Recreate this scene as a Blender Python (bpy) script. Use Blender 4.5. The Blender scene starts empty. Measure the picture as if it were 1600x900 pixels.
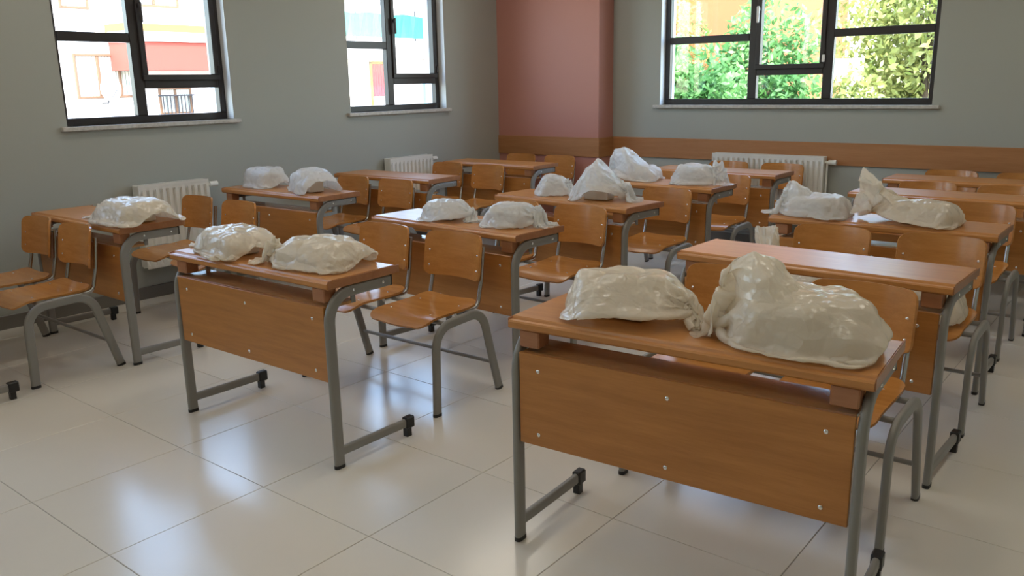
import bpy, bmesh, math, random
import numpy as np
from mathutils import Vector, Matrix, noise

scene = bpy.context.scene
COL = scene.collection
R = math.radians

# ---------------------------------------------------------------- camera
CAM_H = 1.491
fw = Vector((-0.61140695, 0.75466077, -0.2380518)).normalized()
rt = Vector((0.77973569, 0.62583016, -0.01867807)).normalized()
up = rt.cross(fw)
cam_d = bpy.data.cameras.new('camera')
cam_d.sensor_width = 36.0
cam_d.lens = 1303.13 / 1600 * 36.0
cam_d.clip_start = 0.05
cam_d.clip_end = 300
cam = bpy.data.objects.new('camera', cam_d)
M = Matrix((rt, up, -fw)).transposed().to_4x4()
M.translation = Vector((0, 0, CAM_H))
cam.matrix_world = M
COL.objects.link(cam)
scene.camera = cam

# ---------------------------------------------------------------- world, sun, exposure
world = bpy.data.worlds.new('sky')
scene.world = world
world.use_nodes = True
nt = world.node_tree
bg = nt.nodes['Background']
sky = nt.nodes.new('ShaderNodeTexSky')
sky.sky_type = 'NISHITA'
sky.sun_disc = False
sky.sun_elevation = R(48)
sky.sun_rotation = R(130)
sky.air_density = 1.0
sky.dust_density = 1.0
sky.ozone_density = 1.0
hz = nt.nodes.new('ShaderNodeMix'); hz.data_type = 'RGBA'      # thin even haze over the sky
hz.inputs[0].default_value = 0.2
hz.inputs[7].default_value = (1.0, 0.93, 0.82, 1)
nt.links.new(sky.outputs[0], hz.inputs[6])
nt.links.new(hz.outputs[2], bg.inputs['Color'])
bg.inputs['Strength'].default_value = 0.46

sun_d = bpy.data.lights.new('sun', 'SUN')
sun_d.energy = 1.3
sun_d.angle = R(0.6)
sun_d.color = (1.0, 0.95, 0.86)
sun = bpy.data.objects.new('sun', sun_d)
sun.rotation_euler = Vector((-0.62, 0.42, -0.72)).to_track_quat('-Z', 'Y').to_euler()
COL.objects.link(sun)

vs = scene.view_settings
vs.view_transform = 'Standard'
vs.look = 'None'
vs.gamma = 1.0
vs.use_curve_mapping = False
vs.exposure = 2.68
scene.cycles.max_bounces = 12
scene.cycles.diffuse_bounces = 6
scene.cycles.glossy_bounces = 4
scene.cycles.transmission_bounces = 6
scene.cycles.transparent_max_bounces = 24
scene.cycles.sample_clamp_indirect = 12.0
scene.cycles.caustics_reflective = False
scene.cycles.caustics_refractive = False

# ---------------------------------------------------------------- materials
def new_mat(name):
    m = bpy.data.materials.new(name)
    m.use_nodes = True
    n = m.node_tree.nodes
    return m, n, m.node_tree.links, n['Principled BSDF']

def plain(name, col, rough=0.5, metal=0.0, spec=0.5, bump=0.0, bscale=60.0, var=0.0, vscale=6.0):
    m, n, l, b = new_mat(name)
    b.inputs['Base Color'].default_value = (*col, 1)
    b.inputs['Roughness'].default_value = rough
    b.inputs['Metallic'].default_value = metal
    b.inputs['Specular IOR Level'].default_value = spec
    tc = n.new('ShaderNodeTexCoord')
    if var > 0:
        nz = n.new('ShaderNodeTexNoise'); nz.inputs['Scale'].default_value = vscale
        nz.inputs['Detail'].default_value = 4
        l.new(tc.outputs['Object'], nz.inputs['Vector'])
        mx = n.new('ShaderNodeMix'); mx.data_type = 'RGBA'
        mx.inputs[6].default_value = (*[c * (1 - var) for c in col], 1)
        mx.inputs[7].default_value = (*[min(1, c * (1 + var)) for c in col], 1)
        l.new(nz.outputs['Fac'], mx.inputs[0])
        l.new(mx.outputs[2], b.inputs['Base Color'])
    if bump > 0:
        nz = n.new('ShaderNodeTexNoise'); nz.inputs['Scale'].default_value = bscale
        nz.inputs['Detail'].default_value = 3
        l.new(tc.outputs['Object'], nz.inputs['Vector'])
        bp = n.new('ShaderNodeBump'); bp.inputs['Strength'].default_value = bump
        bp.inputs['Distance'].default_value = 0.004
        l.new(nz.outputs['Fac'], bp.inputs['Height'])
        l.new(bp.outputs['Normal'], b.inputs['Normal'])
    return m

def wood(name, c1, c2, rough=0.3, scale=(1.2, 14, 14), spec=0.5):
    m, n, l, b = new_mat(name)
    tc = n.new('ShaderNodeTexCoord')
    oi = n.new('ShaderNodeObjectInfo')
    add = n.new('ShaderNodeVectorMath'); add.operation = 'ADD'
    l.new(tc.outputs['Object'], add.inputs[0])
    mul = n.new('ShaderNodeVectorMath'); mul.operation = 'SCALE'
    mul.inputs[0].default_value = (7.0, 3.0, 5.0)
    l.new(oi.outputs['Random'], mul.inputs['Scale'])
    l.new(mul.outputs[0], add.inputs[1])
    mp = n.new('ShaderNodeMapping'); mp.inputs['Scale'].default_value = scale
    l.new(add.outputs[0], mp.inputs['Vector'])
    nz = n.new('ShaderNodeTexNoise'); nz.inputs['Scale'].default_value = 2.2
    nz.inputs['Detail'].default_value = 5; nz.inputs['Roughness'].default_value = 0.55
    l.new(mp.outputs[0], nz.inputs['Vector'])
    nz2 = n.new('ShaderNodeTexNoise'); nz2.inputs['Scale'].default_value = 14
    nz2.inputs['Detail'].default_value = 3
    l.new(mp.outputs[0], nz2.inputs['Vector'])
    cr = n.new('ShaderNodeValToRGB')
    cr.color_ramp.elements[0].position = 0.33; cr.color_ramp.elements[0].color = (*c1, 1)
    cr.color_ramp.elements[1].position = 0.66; cr.color_ramp.elements[1].color = (*c2, 1)
    mxv = n.new('ShaderNodeMath'); mxv.operation = 'MULTIPLY_ADD'
    mxv.inputs[1].default_value = 0.25
    l.new(nz2.outputs['Fac'], mxv.inputs[0])
    sc = n.new('ShaderNodeMath'); sc.operation = 'MULTIPLY'; sc.inputs[1].default_value = 0.75
    l.new(nz.outputs['Fac'], sc.inputs[0])
    l.new(sc.outputs[0], mxv.inputs[2])
    l.new(mxv.outputs[0], cr.inputs[0])
    l.new(cr.outputs[0], b.inputs['Base Color'])
    b.inputs['Roughness'].default_value = rough
    b.inputs['Specular IOR Level'].default_value = spec
    return m

MAT = {}
MAT['wood_top'] = wood('desk_laminate', (0.43, 0.170, 0.040), (0.54, 0.235, 0.062), 0.34, spec=0.65)
MAT['wood_panel'] = wood('panel_laminate', (0.38, 0.150, 0.034), (0.51, 0.215, 0.056), 0.28)
MAT['shelf'] = wood('shelf_laminate', (0.41, 0.20, 0.075), (0.51, 0.27, 0.11), 0.14)
MAT['ply'] = wood('seat_plywood', (0.43, 0.175, 0.040), (0.55, 0.240, 0.064), 0.22)
MAT['moulding'] = wood('edge_moulding', (0.33, 0.135, 0.06), (0.41, 0.19, 0.09), 0.28)
MAT['band'] = wood('wall_band_wood', (0.36, 0.155, 0.055), (0.43, 0.20, 0.08), 0.4, (1.0, 1.0, 14))
MAT['tube'] = plain('grey_enamel_tube', (0.235, 0.225, 0.205), 0.35, 0.0, 0.5)
MAT['chrome'] = plain('satin_chrome', (0.55, 0.54, 0.52), 0.22, 1.0)
MAT['screw'] = plain('screw_steel', (0.85, 0.85, 0.83), 0.2, 1.0)
MAT['black'] = plain('black_plastic', (0.012, 0.012, 0.013), 0.4)
MAT['wall'] = plain('wall_paint', (0.37, 0.38, 0.34), 0.62, bump=0.08, bscale=220)
MAT['ceiling'] = plain('ceiling_paint', (0.80, 0.80, 0.77), 0.8)
MAT['salmon'] = plain('salmon_paint', (0.50, 0.225, 0.175), 0.55, bump=0.08, bscale=220)
MAT['reveal'] = plain('reveal_plaster', (0.82, 0.83, 0.82), 0.6)
MAT['tile'] = plain('cream_ceramic', (0.70, 0.655, 0.575), 0.19, spec=0.5, var=0.035, vscale=3.0)
MAT['grout'] = plain('grout', (0.34, 0.32, 0.28), 0.8)
MAT['skirting'] = plain('skirting_tile', (0.16, 0.145, 0.125), 0.4)
MAT['radiator'] = plain('radiator_enamel', (0.80, 0.79, 0.74), 0.35)
MAT['frame'] = plain('window_frame_dark', (0.028, 0.022, 0.021), 0.35)
MAT['marble'] = plain('sill_marble', (0.50, 0.48, 0.45), 0.3, var=0.4, vscale=45)
MAT['paper'] = plain('book_paper', (0.70, 0.66, 0.58), 0.7)
MAT['book'] = plain('book_cover', (0.30, 0.33, 0.42), 0.4)
MAT['book2'] = plain('book_cover_dark', (0.05, 0.04, 0.06), 0.4)
MAT['ext_white'] = plain('white_render', (0.84, 0.82, 0.77), 0.8, var=0.04)
MAT['ext_salmon'] = plain('salmon_render', (0.31, 0.062, 0.042), 0.8, var=0.05)
MAT['ext_orange'] = plain('orange_render', (0.34, 0.105, 0.032), 0.8, var=0.06)
MAT['ext_yellow'] = plain('ochre_render', (0.46, 0.22, 0.05), 0.8)
MAT['ext_brown'] = plain('brown_joinery', (0.16, 0.085, 0.045), 0.6)
MAT['ext_glass'] = plain('far_glass', (0.30, 0.34, 0.34), 0.1)
MAT['curtain'] = plain('net_curtain', (0.30, 0.32, 0.29), 0.8)
MAT['red_cloth'] = plain('red_curtain', (0.55, 0.03, 0.06), 0.8)
MAT['tarp'] = plain('turquoise_tarp', (0.03, 0.18, 0.15), 0.6, var=0.12, vscale=2)
MAT['blue'] = plain('blue_sheet', (0.15, 0.35, 0.62), 0.6)
MAT['iron'] = plain('wrought_iron', (0.04, 0.04, 0.045), 0.5)
MAT['dish'] = plain('dish_enamel', (0.78, 0.78, 0.76), 0.4)
MAT['ground'] = plain('street_ground', (0.32, 0.31, 0.29), 0.9, var=0.1, vscale=1)
MAT['bark'] = plain('bark', (0.13, 0.09, 0.06), 0.9)
MAT['sign'] = plain('white_board', (0.75, 0.76, 0.76), 0.5)

def leafmat(name, col, col2):
    m, n, l, b = new_mat(name)
    oi = n.new('ShaderNodeTexCoord')
    nz = n.new('ShaderNodeTexNoise'); nz.inputs['Scale'].default_value = 1.6
    nz.inputs['Detail'].default_value = 5
    l.new(oi.outputs['Object'], nz.inputs['Vector'])
    cr = n.new('ShaderNodeValToRGB')
    cr.color_ramp.elements[0].position = 0.38; cr.color_ramp.elements[0].color = (*col, 1)
    cr.color_ramp.elements[1].position = 0.62; cr.color_ramp.elements[1].color = (*col2, 1)
    l.new(nz.outputs['Fac'], cr.inputs[0])
    l.new(cr.outputs[0], b.inputs['Base Color'])
    b.inputs['Roughness'].default_value = 0.5
    tr = n.new('ShaderNodeBsdfTranslucent')
    l.new(cr.outputs[0], tr.inputs['Color'])
    mx = n.new('ShaderNodeMixShader'); mx.inputs[0].default_value = 0.35
    l.new(b.outputs[0], mx.inputs[1]); l.new(tr.outputs[0], mx.inputs[2])
    l.new(mx.outputs[0], n['Material Output'].inputs['Surface'])
    return m
MAT['leaf_a'] = leafmat('leaf_green', (0.10, 0.26, 0.07), (0.26, 0.48, 0.16))
MAT['leaf_b'] = leafmat('leaf_yellow_green', (0.20, 0.25, 0.05), (0.46, 0.46, 0.14))
MAT['leaf_c'] = leafmat('leaf_reddish', (0.16, 0.28, 0.07), (0.62, 0.30, 0.10))

def glassmat():
    m, n, l, b = new_mat('window_glass')
    tr = n.new('ShaderNodeBsdfTransparent'); tr.inputs['Color'].default_value = (0.95, 0.97, 0.96, 1)
    gl = n.new('ShaderNodeBsdfGlossy'); gl.inputs['Roughness'].default_value = 0.02
    lw = n.new('ShaderNodeLayerWeight'); lw.inputs['Blend'].default_value = 0.5
    pw = n.new('ShaderNodeMath'); pw.operation = 'POWER'; pw.inputs[1].default_value = 4.5
    l.new(lw.outputs['Facing'], pw.inputs[0])
    fr = n.new('ShaderNodeMath'); fr.operation = 'MULTIPLY_ADD'; fr.inputs[1].default_value = 0.75; fr.inputs[2].default_value = 0.035
    l.new(pw.outputs[0], fr.inputs[0])
    mx = n.new('ShaderNodeMixShader')
    l.new(fr.outputs[0], mx.inputs[0]); l.new(tr.outputs[0], mx.inputs[1]); l.new(gl.outputs[0], mx.inputs[2])
    l.new(mx.outputs[0], n['Material Output'].inputs['Surface'])
    return m
MAT['glass'] = glassmat()

def bagmat(name, col, alpha):
    m, n, l, b = new_mat(name)
    b.inputs['Base Color'].default_value = (*col, 1)
    b.inputs['Roughness'].default_value = 0.20
    b.inputs['Specular IOR Level'].default_value = 0.8
    tc = n.new('ShaderNodeTexCoord')
    oi = n.new('ShaderNodeObjectInfo')
    ad = n.new('ShaderNodeVectorMath'); ad.operation = 'ADD'
    l.new(tc.outputs['Object'], ad.inputs[0]); l.new(oi.outputs['Random'], ad.inputs[1])
    last = None
    for sc_, st in (((9, 16, 12), 0.55), ((26, 44, 34), 0.35)):
        mp = n.new('ShaderNodeMapping'); mp.inputs['Scale'].default_value = sc_; mp.inputs['Rotation'].default_value = (0.3, 0.5, 0.6)
        l.new(ad.outputs[0], mp.inputs['Vector'])
        nz = n.new('ShaderNodeTexNoise'); nz.inputs['Scale'].default_value = 1.3; nz.inputs['Detail'].default_value = 2
        l.new(mp.outputs[0], nz.inputs['Vector'])
        dv = n.new('ShaderNodeMix'); dv.data_type = 'VECTOR'; dv.inputs[0].default_value = 0.35
        l.new(mp.outputs[0], dv.inputs[4]); l.new(nz.outputs['Color'], dv.inputs[5])
        vo = n.new('ShaderNodeTexVoronoi'); vo.feature = 'DISTANCE_TO_EDGE'; vo.inputs['Scale'].default_value = 1.0
        l.new(dv.outputs[1], vo.inputs['Vector'])
        bp = n.new('ShaderNodeBump'); bp.inputs['Strength'].default_value = st; bp.inputs['Distance'].default_value = 0.035 if last is None else 0.012; bp.invert = True
        l.new(vo.outputs['Distance'], bp.inputs['Height'])
        if last is not None: l.new(last.outputs['Normal'], bp.inputs['Normal'])
        last = bp
    l.new(last.outputs['Normal'], b.inputs['Normal'])
    tl = n.new('ShaderNodeBsdfTranslucent'); tl.inputs['Color'].default_value = (*col, 1)
    l.new(last.outputs['Normal'], tl.inputs['Normal'])
    m1 = n.new('ShaderNodeMixShader'); m1.inputs[0].default_value = 0.42
    l.new(b.outputs[0], m1.inputs[1]); l.new(tl.outputs[0], m1.inputs[2])
    tp = n.new('ShaderNodeBsdfTransparent')
    m2 = n.new('ShaderNodeMixShader'); m2.inputs[0].default_value = alpha
    l.new(tp.outputs[0], m2.inputs[1]); l.new(m1.outputs[0], m2.inputs[2])
    l.new(m2.outputs[0], n['Material Output'].inputs['Surface'])
    return m
MAT['bag'] = bagmat('thin_white_plastic', (0.90, 0.84, 0.73), 0.90)
MAT['bag_clear'] = bagmat('clear_white_plastic', (0.88, 0.88, 0.86), 0.72)

# ---------------------------------------------------------------- helpers
def tag(o, label=None, cat=None, group=None, kind=None):
    if label: o['label'] = label
    if cat: o['category'] = cat
    if group: o['group'] = group
    if kind: o['kind'] = kind
    return o

def empty(name, loc=(0, 0, 0), rz=0.0):
    o = bpy.data.objects.new(name, None)
    o.empty_display_size = 0.1
    o.location = loc; o.rotation_euler = (0, 0, rz)
    COL.objects.link(o)
    return o

def link(name, me, mat, parent=None, smooth=False):
    if mat is not None and len(me.materials) == 0:
        me.materials.append(MAT[mat] if isinstance(mat, str) else mat)
    o = bpy.data.objects.new(name, me)
    COL.objects.link(o)
    if parent is not None: o.parent = parent
    if smooth:
        for p in me.polygons: p.use_smooth = True
    return o

def copy_tree(o, parent=None):
    c = o.copy(); COL.objects.link(c); c.parent = parent
    for ch in list(o.children): copy_tree(ch, c)
    return c

class MB:
    def __init__(s): s.v = []; s.f = []
    def add(s, vs, fs):
        b = len(s.v); s.v += [tuple(x) for x in vs]; s.f += [tuple(i + b for i in f) for f in fs]; return s
    def box(s, x0, x1, y0, y1, z0, z1):
        vs = [(x0,y0,z0),(x1,y0,z0),(x1,y1,z0),(x0,y1,z0),(x0,y0,z1),(x1,y0,z1),(x1,y1,z1),(x0,y1,z1)]
        return s.add(vs, [(3,2,1,0),(4,5,6,7),(0,1,5,4),(1,2,6,5),(2,3,7,6),(3,0,4,7)])
    def cbox(s, x0, x1, y0, y1, z0, z1, c=0.002):
        """box with chamfered edges"""
        vs = []; idx = {}
        for i, (X, sx) in enumerate(((x0, 1), (x1, -1))):
            for j, (Y, sy) in enumerate(((y0, 1), (y1, -1))):
                for k, (Z, sz) in enumerate(((z0, 1), (z1, -1))):
                    for a in range(3):
                        p = [X + sx * c, Y + sy * c, Z + sz * c]
                        p[a] = (X, Y, Z)[a]
                        idx[i, j, k, a] = len(vs); vs.append(p)
        fs = []
        def q(*ks): fs.append([idx[k] for k in ks])
        q((0,0,0,0),(0,0,1,0),(0,1,1,0),(0,1,0,0)); q((1,0,0,0),(1,1,0,0),(1,1,1,0),(1,0,1,0))
        q((0,0,0,1),(1,0,0,1),(1,0,1,1),(0,0,1,1)); q((0,1,0,1),(0,1,1,1),(1,1,1,1),(1,1,0,1))
        q((0,0,0,2),(0,1,0,2),(1,1,0,2),(1,0,0,2)); q((0,0,1,2),(1,0,1,2),(1,1,1,2),(0,1,1,2))
        for j in (0, 1):
            for k in (0, 1): q((0,j,k,1),(1,j,k,1),(1,j,k,2),(0,j,k,2))
        for i in (0, 1):
            for k in (0, 1): q((i,0,k,0),(i,1,k,0),(i,1,k,2),(i,0,k,2))
        for i in (0, 1):
            for j in (0, 1): q((i,j,0,0),(i,j,1,0),(i,j,1,1),(i,j,0,1))
        for i in (0, 1):
            for j in (0, 1):
                for k in (0, 1): q((i,j,k,0),(i,j,k,1),(i,j,k,2))
        return s.add(vs, fs)
    def sphere(s, c, r, nu=8, nv=5, sc=(1, 1, 1)):
        vs = [(c[0], c[1], c[2] + r * sc[2])]
        for j in range(1, nv):
            t = math.pi * j / nv
            for i in range(nu):
                a = 2 * math.pi * i / nu
                vs.append((c[0] + r*sc[0]*math.sin(t)*math.cos(a), c[1] + r*sc[1]*math.sin(t)*math.sin(a), c[2] + r*sc[2]*math.cos(t)))
        vs.append((c[0], c[1], c[2] - r * sc[2]))
        fs = [(0, 1 + i, 1 + (i + 1) % nu) for i in range(nu)]
        for j in range(nv - 2):
            for i in range(nu):
                a = 1 + j*nu + i; b = 1 + j*nu + (i+1) % nu
                fs.append((a, a + nu, b + nu, b))
        e = len(vs) - 1; o = 1 + (nv - 2) * nu
        fs += [(e, o + (i + 1) % nu, o + i) for i in range(nu)]
        return s.add(vs, fs)
    def sweep(s, path, prof, bino, caps=True, closed=False):
        """sweep a profile [(a,b)] along a path; a goes along bino, b along bino x tangent"""
        path = [Vector(p) for p in path]; B = Vector(bino).normalized(); n = len(prof); vs = []
        for i, p in enumerate(path):
            if i == 0: T = path[1] - p
            elif i == len(path) - 1: T = p - path[-2]
            else: T = (path[i+1] - p).normalized() + (p - path[i-1]).normalized()
            T.normalize(); N = B.cross(T).normalized()
            k = 1.0
            if 0 < i < len(path) - 1:
                k = 1.0 / max(0.5, T.dot((path[i+1] - p).normalized()))
            for a, b in prof: vs.append(p + B * a + N * b * k)
        fs = []
        for i in range(len(path) - 1):
            for j in range(n):
                fs.append((i*n + j, i*n + (j+1) % n, (i+1)*n + (j+1) % n, (i+1)*n + j))
        if caps:
            fs.append(tuple(range(n))[::-1]); fs.append(tuple((len(path)-1)*n + j for j in range(n)))
        return s.add(vs, fs)
    def mesh(s, name):
        me = bpy.data.meshes.new(name)
        me.from_pydata(s.v, [], s.f)
        bm = bmesh.new(); bm.from_mesh(me)
        bmesh.ops.recalc_face_normals(bm, faces=bm.faces)
        bm.to_mesh(me); bm.free(); me.update()
        return me
    def build(s, name, mat, parent=None, smooth=False, angle=None):
        me = s.mesh(name)
        o = link(name, me, mat, parent)
        if smooth:
            for p in me.polygons: p.use_smooth = True
            if angle: me.set_sharp_from_angle(angle=R(angle))
        return o

def fillet(pts, r, n=6):
    pts = [Vector(p) for p in pts]; out = [pts[0]]
    for i in range(1, len(pts) - 1):
        a = (pts[i-1] - pts[i]).normalized(); b = (pts[i+1] - pts[i]).normalized()
        ang = a.angle(b); d = r / math.tan(ang / 2)
        p0 = pts[i] + a * d; p1 = pts[i] + b * d
        c = pts[i] + (a + b).normalized() * (r / math.sin(ang / 2))
        v0 = (p0 - c); v1 = (p1 - c); tot = v0.angle(v1); ax = v0.cross(v1).normalized()
        for k in range(n + 1):
            out.append(c + Matrix.Rotation(tot * k / n, 3, ax) @ v0)
    out.append(pts[-1])
    return out

def oval(w, h, n=4):
    """flat-oval tube profile, w along the binormal, h along the other axis"""
    r = min(w, h) / 2 * 0.9; pr = []
    for cx, cy, a0 in ((w/2 - r, h/2 - r, 0), (-w/2 + r, h/2 - r, 90), (-w/2 + r, -h/2 + r, 180), (w/2 - r, -h/2 + r, 270)):
        for k in range(n + 1):
            a = R(a0 + 90 * k / n); pr.append((cx + r * math.cos(a), cy + r * math.sin(a)))
    return pr

def circ(r, n=10): return [(r * math.cos(2*math.pi*k/n), r * math.sin(2*math.pi*k/n)) for k in range(n)]

# ---------------------------------------------------------------- room shell
XL, XR, YB, YF, ZC = -5.85, 1.15, 7.31, -1.9, 3.15
TH = 0.28
W_BOT, W_TOP = 1.265, 2.68
LW = [(-2.36, -1.10), (0.09, 1.35), (2.55, 3.815), (5.00, 6.235)]   # openings in the left wall (y0, y1)
BW = [(-4.045, -1.632)]                                             # opening in the back wall (x0, x1)

def wall_mesh(name, a0, a1, z0, z1, holes, fn_in, fn_out):
    """wall in (a, z) with rectangular holes; fn_* map (a, z) to 3-D for inner and outer skin"""
    mb = MB()
    A = sorted({a0, a1, *[h[0] for h in holes], *[h[1] for h in holes]})
    Z = sorted({z0, z1, *[h[2] for h in holes], *[h[3] for h in holes]})
    for i in range(len(A) - 1):
        for j in range(len(Z) - 1):
            ca, cz = (A[i] + A[i+1]) / 2, (Z[j] + Z[j+1]) / 2
            if any(h[0] < ca < h[1] and h[2] < cz < h[3] for h in holes): continue
            q = [(A[i], Z[j]), (A[i+1], Z[j]), (A[i+1], Z[j+1]), (A[i], Z[j+1])]
            mb.add([fn_in(*p) for p in q], [(0, 1, 2, 3)])
            mb.add([fn_out(*p) for p in q], [(3, 2, 1, 0)])
    for (b0, b1, y0, y1) in [(a0, a1, z0, z1)]:
        q = [(b0, y0), (b1, y0), (b1, y1), (b0, y1)]
        for k in range(4):
            p, r_ = q[k], q[(k+1) % 4]
            mb.add([fn_in(*p), fn_in(*r_), fn_out(*r_), fn_out(*p)], [(0, 1, 2, 3)])
    me = mb.mesh(name)
    return me

def reveal(name, a0, a1, z0, z1, fi, fo, parent):
    mb = MB()
    q = [(a0, z0), (a1, z0), (a1, z1), (a0, z1)]
    for k in range(4):
        p, r_ = q[k], q[(k+1) % 4]
        mb.add([fi(*p), fi(*r_), fo(*r_), fo(*p)], [(0, 1, 2, 3)])
    return mb.build(name, 'reveal', parent)

li = lambda a, z: (XL, a, z)
lo = lambda a, z: (XL - TH, a, z)
wl = link('wall_left', wall_mesh('wall_left', YF - TH, YB + TH, -0.1, ZC, [(a, b, W_BOT, W_TOP) for a, b in LW], li, lo), 'wall')
tag(wl, 'grey-cream painted wall with dark-framed windows', kind='structure')
bi = lambda a, z: (a, YB, z)
bo = lambda a, z: (a, YB + TH, z)
wb = link('wall_back', wall_mesh('wall_back', XL, XR + TH, -0.1, ZC, [(a, b, W_BOT, W_TOP) for a, b in BW], bi, bo), 'wall')
tag(wb, 'grey painted back wall behind the last row of benches', kind='structure')
for a, b in LW: reveal('reveal', a, b, W_BOT, W_TOP, li, lo, wl)
for a, b in BW: reveal('reveal', a, b, W_BOT, W_TOP, bi, bo, wb)
wr = MB().box(XR, XR + TH, YF - TH, YB, -0.1, ZC).build('wall_right', 'wall'); tag(wr, kind='structure')
wf = MB().box(XL, XR, YF - TH, YF, -0.1, ZC).build('wall_front', 'wall'); tag(wf, kind='structure')
ce = MB().box(XL - TH, XR + TH, YF - TH, YB + TH, ZC, ZC + 0.3).build('ceiling', 'ceiling'); tag(ce, kind='structure')

# salmon column in the corner
YC, XC = 7.05, -4.575
col_o = MB().box(XL, XC, YC, YB, 0, ZC).build('wall_column', 'salmon')
tag(col_o, 'salmon painted corner column', kind='structure')

# floor: grout bed plus one object per tile
fl = MB().box(XL, XR, YF, YB, -0.12, -0.0025).build('floor', 'grout')
tag(fl, 'floor of large cream ceramic tiles', kind='structure')
T = 0.6; TX0, TY0 = -2.607, 1.075; GAP = 0.0013
tile_cache = {}
def cuts(lo_, hi_, o):
    k = math.ceil((lo_ - o) / T); c = [lo_]
    while o + k * T < hi_ - 1e-6:
        if o + k * T > lo_ + 1e-6: c.append(o + k * T)
        k += 1
    return c + [hi_]
xs, ys = cuts(XL, XR, TX0), cuts(YF, YB, TY0)
rng = random.Random(4)
for i in range(len(xs) - 1):
    for j in range(len(ys) - 1):
        w_, h_ = round(xs[i+1] - xs[i], 4), round(ys[j+1] - ys[j], 4)
        if (w_, h_) not in tile_cache:
            me = MB().cbox(-w_/2 + GAP, w_/2 - GAP, -h_/2 + GAP, h_/2 - GAP, -0.012, 0.0, 0.0012).mesh('tile')
            me.materials.append(MAT['tile']); tile_cache[w_, h_] = me
        o = bpy.data.objects.new('tile', tile_cache[w_, h_]); COL.objects.link(o)
        o.location = ((xs[i] + xs[i+1]) / 2, (ys[j] + ys[j+1]) / 2, -rng.random() * 0.0004); o.parent = fl

# skirting and wooden wall band
def strip(name, x0, x1, y0, y1, z0, z1, mat, c=0.003):
    o = MB().cbox(x0, x1, y0, y1, z0, z1, c).build(name, mat); tag(o, kind='structure'); return o
strip('baseboard_left', XL, XL + 0.012, YF, YC, 0, 0.09, 'skirting')
strip('baseboard_back', XC + 0.012, XR, YB - 0.012, YB, 0, 0.09, 'skirting')
B0, B1, BT = 0.762, 0.952, 0.016
tag(strip('trim_1', XC + BT, XR, YB - BT, YB, B0, B1, 'band'), 'brown wooden band along the back wall')
tag(strip('trim_2', XL, XC + BT, YC - BT, YC, B0, B1, 'band'), 'brown wooden band across the salmon column')
tag(strip('trim_3', XC, XC + BT, YC, YB, B0, B1, 'band'), 'brown wooden band on the side of the column')

# ---------------------------------------------------------------- windows
def window(name, a0, a1, to3, layout, sgn, label):
    """layout: list of (a_left, a_right, [(z_bar_low, z_bar_high)...], sash?) panes in wall coordinates. to3(a, depth, z)"""
    root = empty(name, to3((a0 + a1) / 2, 0.0, W_BOT)); tag(root, label, kind='structure')
    inv = Matrix.Translation(-root.location)
    def bar(nm, p0, p1, q0, q1, d0, d1, mat='frame', par=root):
        A = to3(p0, d0, q0); B = to3(p1, d1, q1)
        mb = MB().cbox(*(v for k in range(3) for v in (min(A[k], B[k]), max(A[k], B[k]))), 0.004)
        o = mb.build(nm, mat, par); o.matrix_parent_inverse = Matrix.Identity(4)
        if par is root: o.data.transform(inv)
        else: o.data.transform(inv)
        return o
    d0, d1 = 0.085, 0.145
    f = 0.052
    bar('frame_bar', a0, a1, W_BOT, W_BOT + f, d0, d1)
    bar('frame_bar', a0, a1, W_TOP - f, W_TOP, d0, d1)
    bar('frame_bar', a0, a0 + f, W_BOT + f, W_TOP - f, d0, d1)
    bar('frame_bar', a1 - f, a1, W_BOT + f, W_TOP - f, d0, d1)
    for m0, m1 in layout['mullions']: bar('mullion', m0, m1, W_BOT + f, W_TOP - f, d0, d1)
    for (p0, p1, z0, z1) in layout['transoms']: bar('transom', p0, p1, z0, z1, d0, d1)
    for (p0, p1, z0, z1) in layout['sashes']:
        s = 0.042
        e0, e1 = d0 - 0.016, d1 - 0.01
        sh = bar('sash_bar', p0, p1, z0, z0 + s, e0, e1)
        bar('sash_bar', p0, p1, z1 - s, z1, e0, e1)
        bar('sash_bar', p0, p0 + s, z0 + s, z1 - s, e0, e1)
        bar('sash_bar', p1 - s, p1, z0 + s, z1 - s, e0, e1)
        hs = layout.get('handle', 'l')
        hx = p0 + 0.02 if hs == 'l' else p1 - 0.02
        bar('handle', hx - 0.011, hx + 0.011, z0 + 0.40, z0 + 0.54, e0 - 0.035, e0 - 0.02, layout.get('hmat', 'frame'))
        bar('handle_neck', hx - 0.009, hx + 0.009, z0 + 0.50, z0 + 0.53, e0 - 0.025, e0 + 0.002, layout.get('hmat', 'frame'))
        hg = p1 - 0.005 if hs == 'l' else p0 + 0.005
        bar('hinge', hg - 0.012, hg + 0.012, z0 + 0.05, z0 + 0.11, e0 - 0.012, e0 + 0.004, 'radiator' if layout.get('hmat') else 'frame')
    for (p0, p1, z0, z1) in layout['panes']:
        o = bar('pane', p0 - 0.006, p1 + 0.006, z0 - 0.006, z1 + 0.006, 0.112, 0.118, 'glass')
    return root

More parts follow.
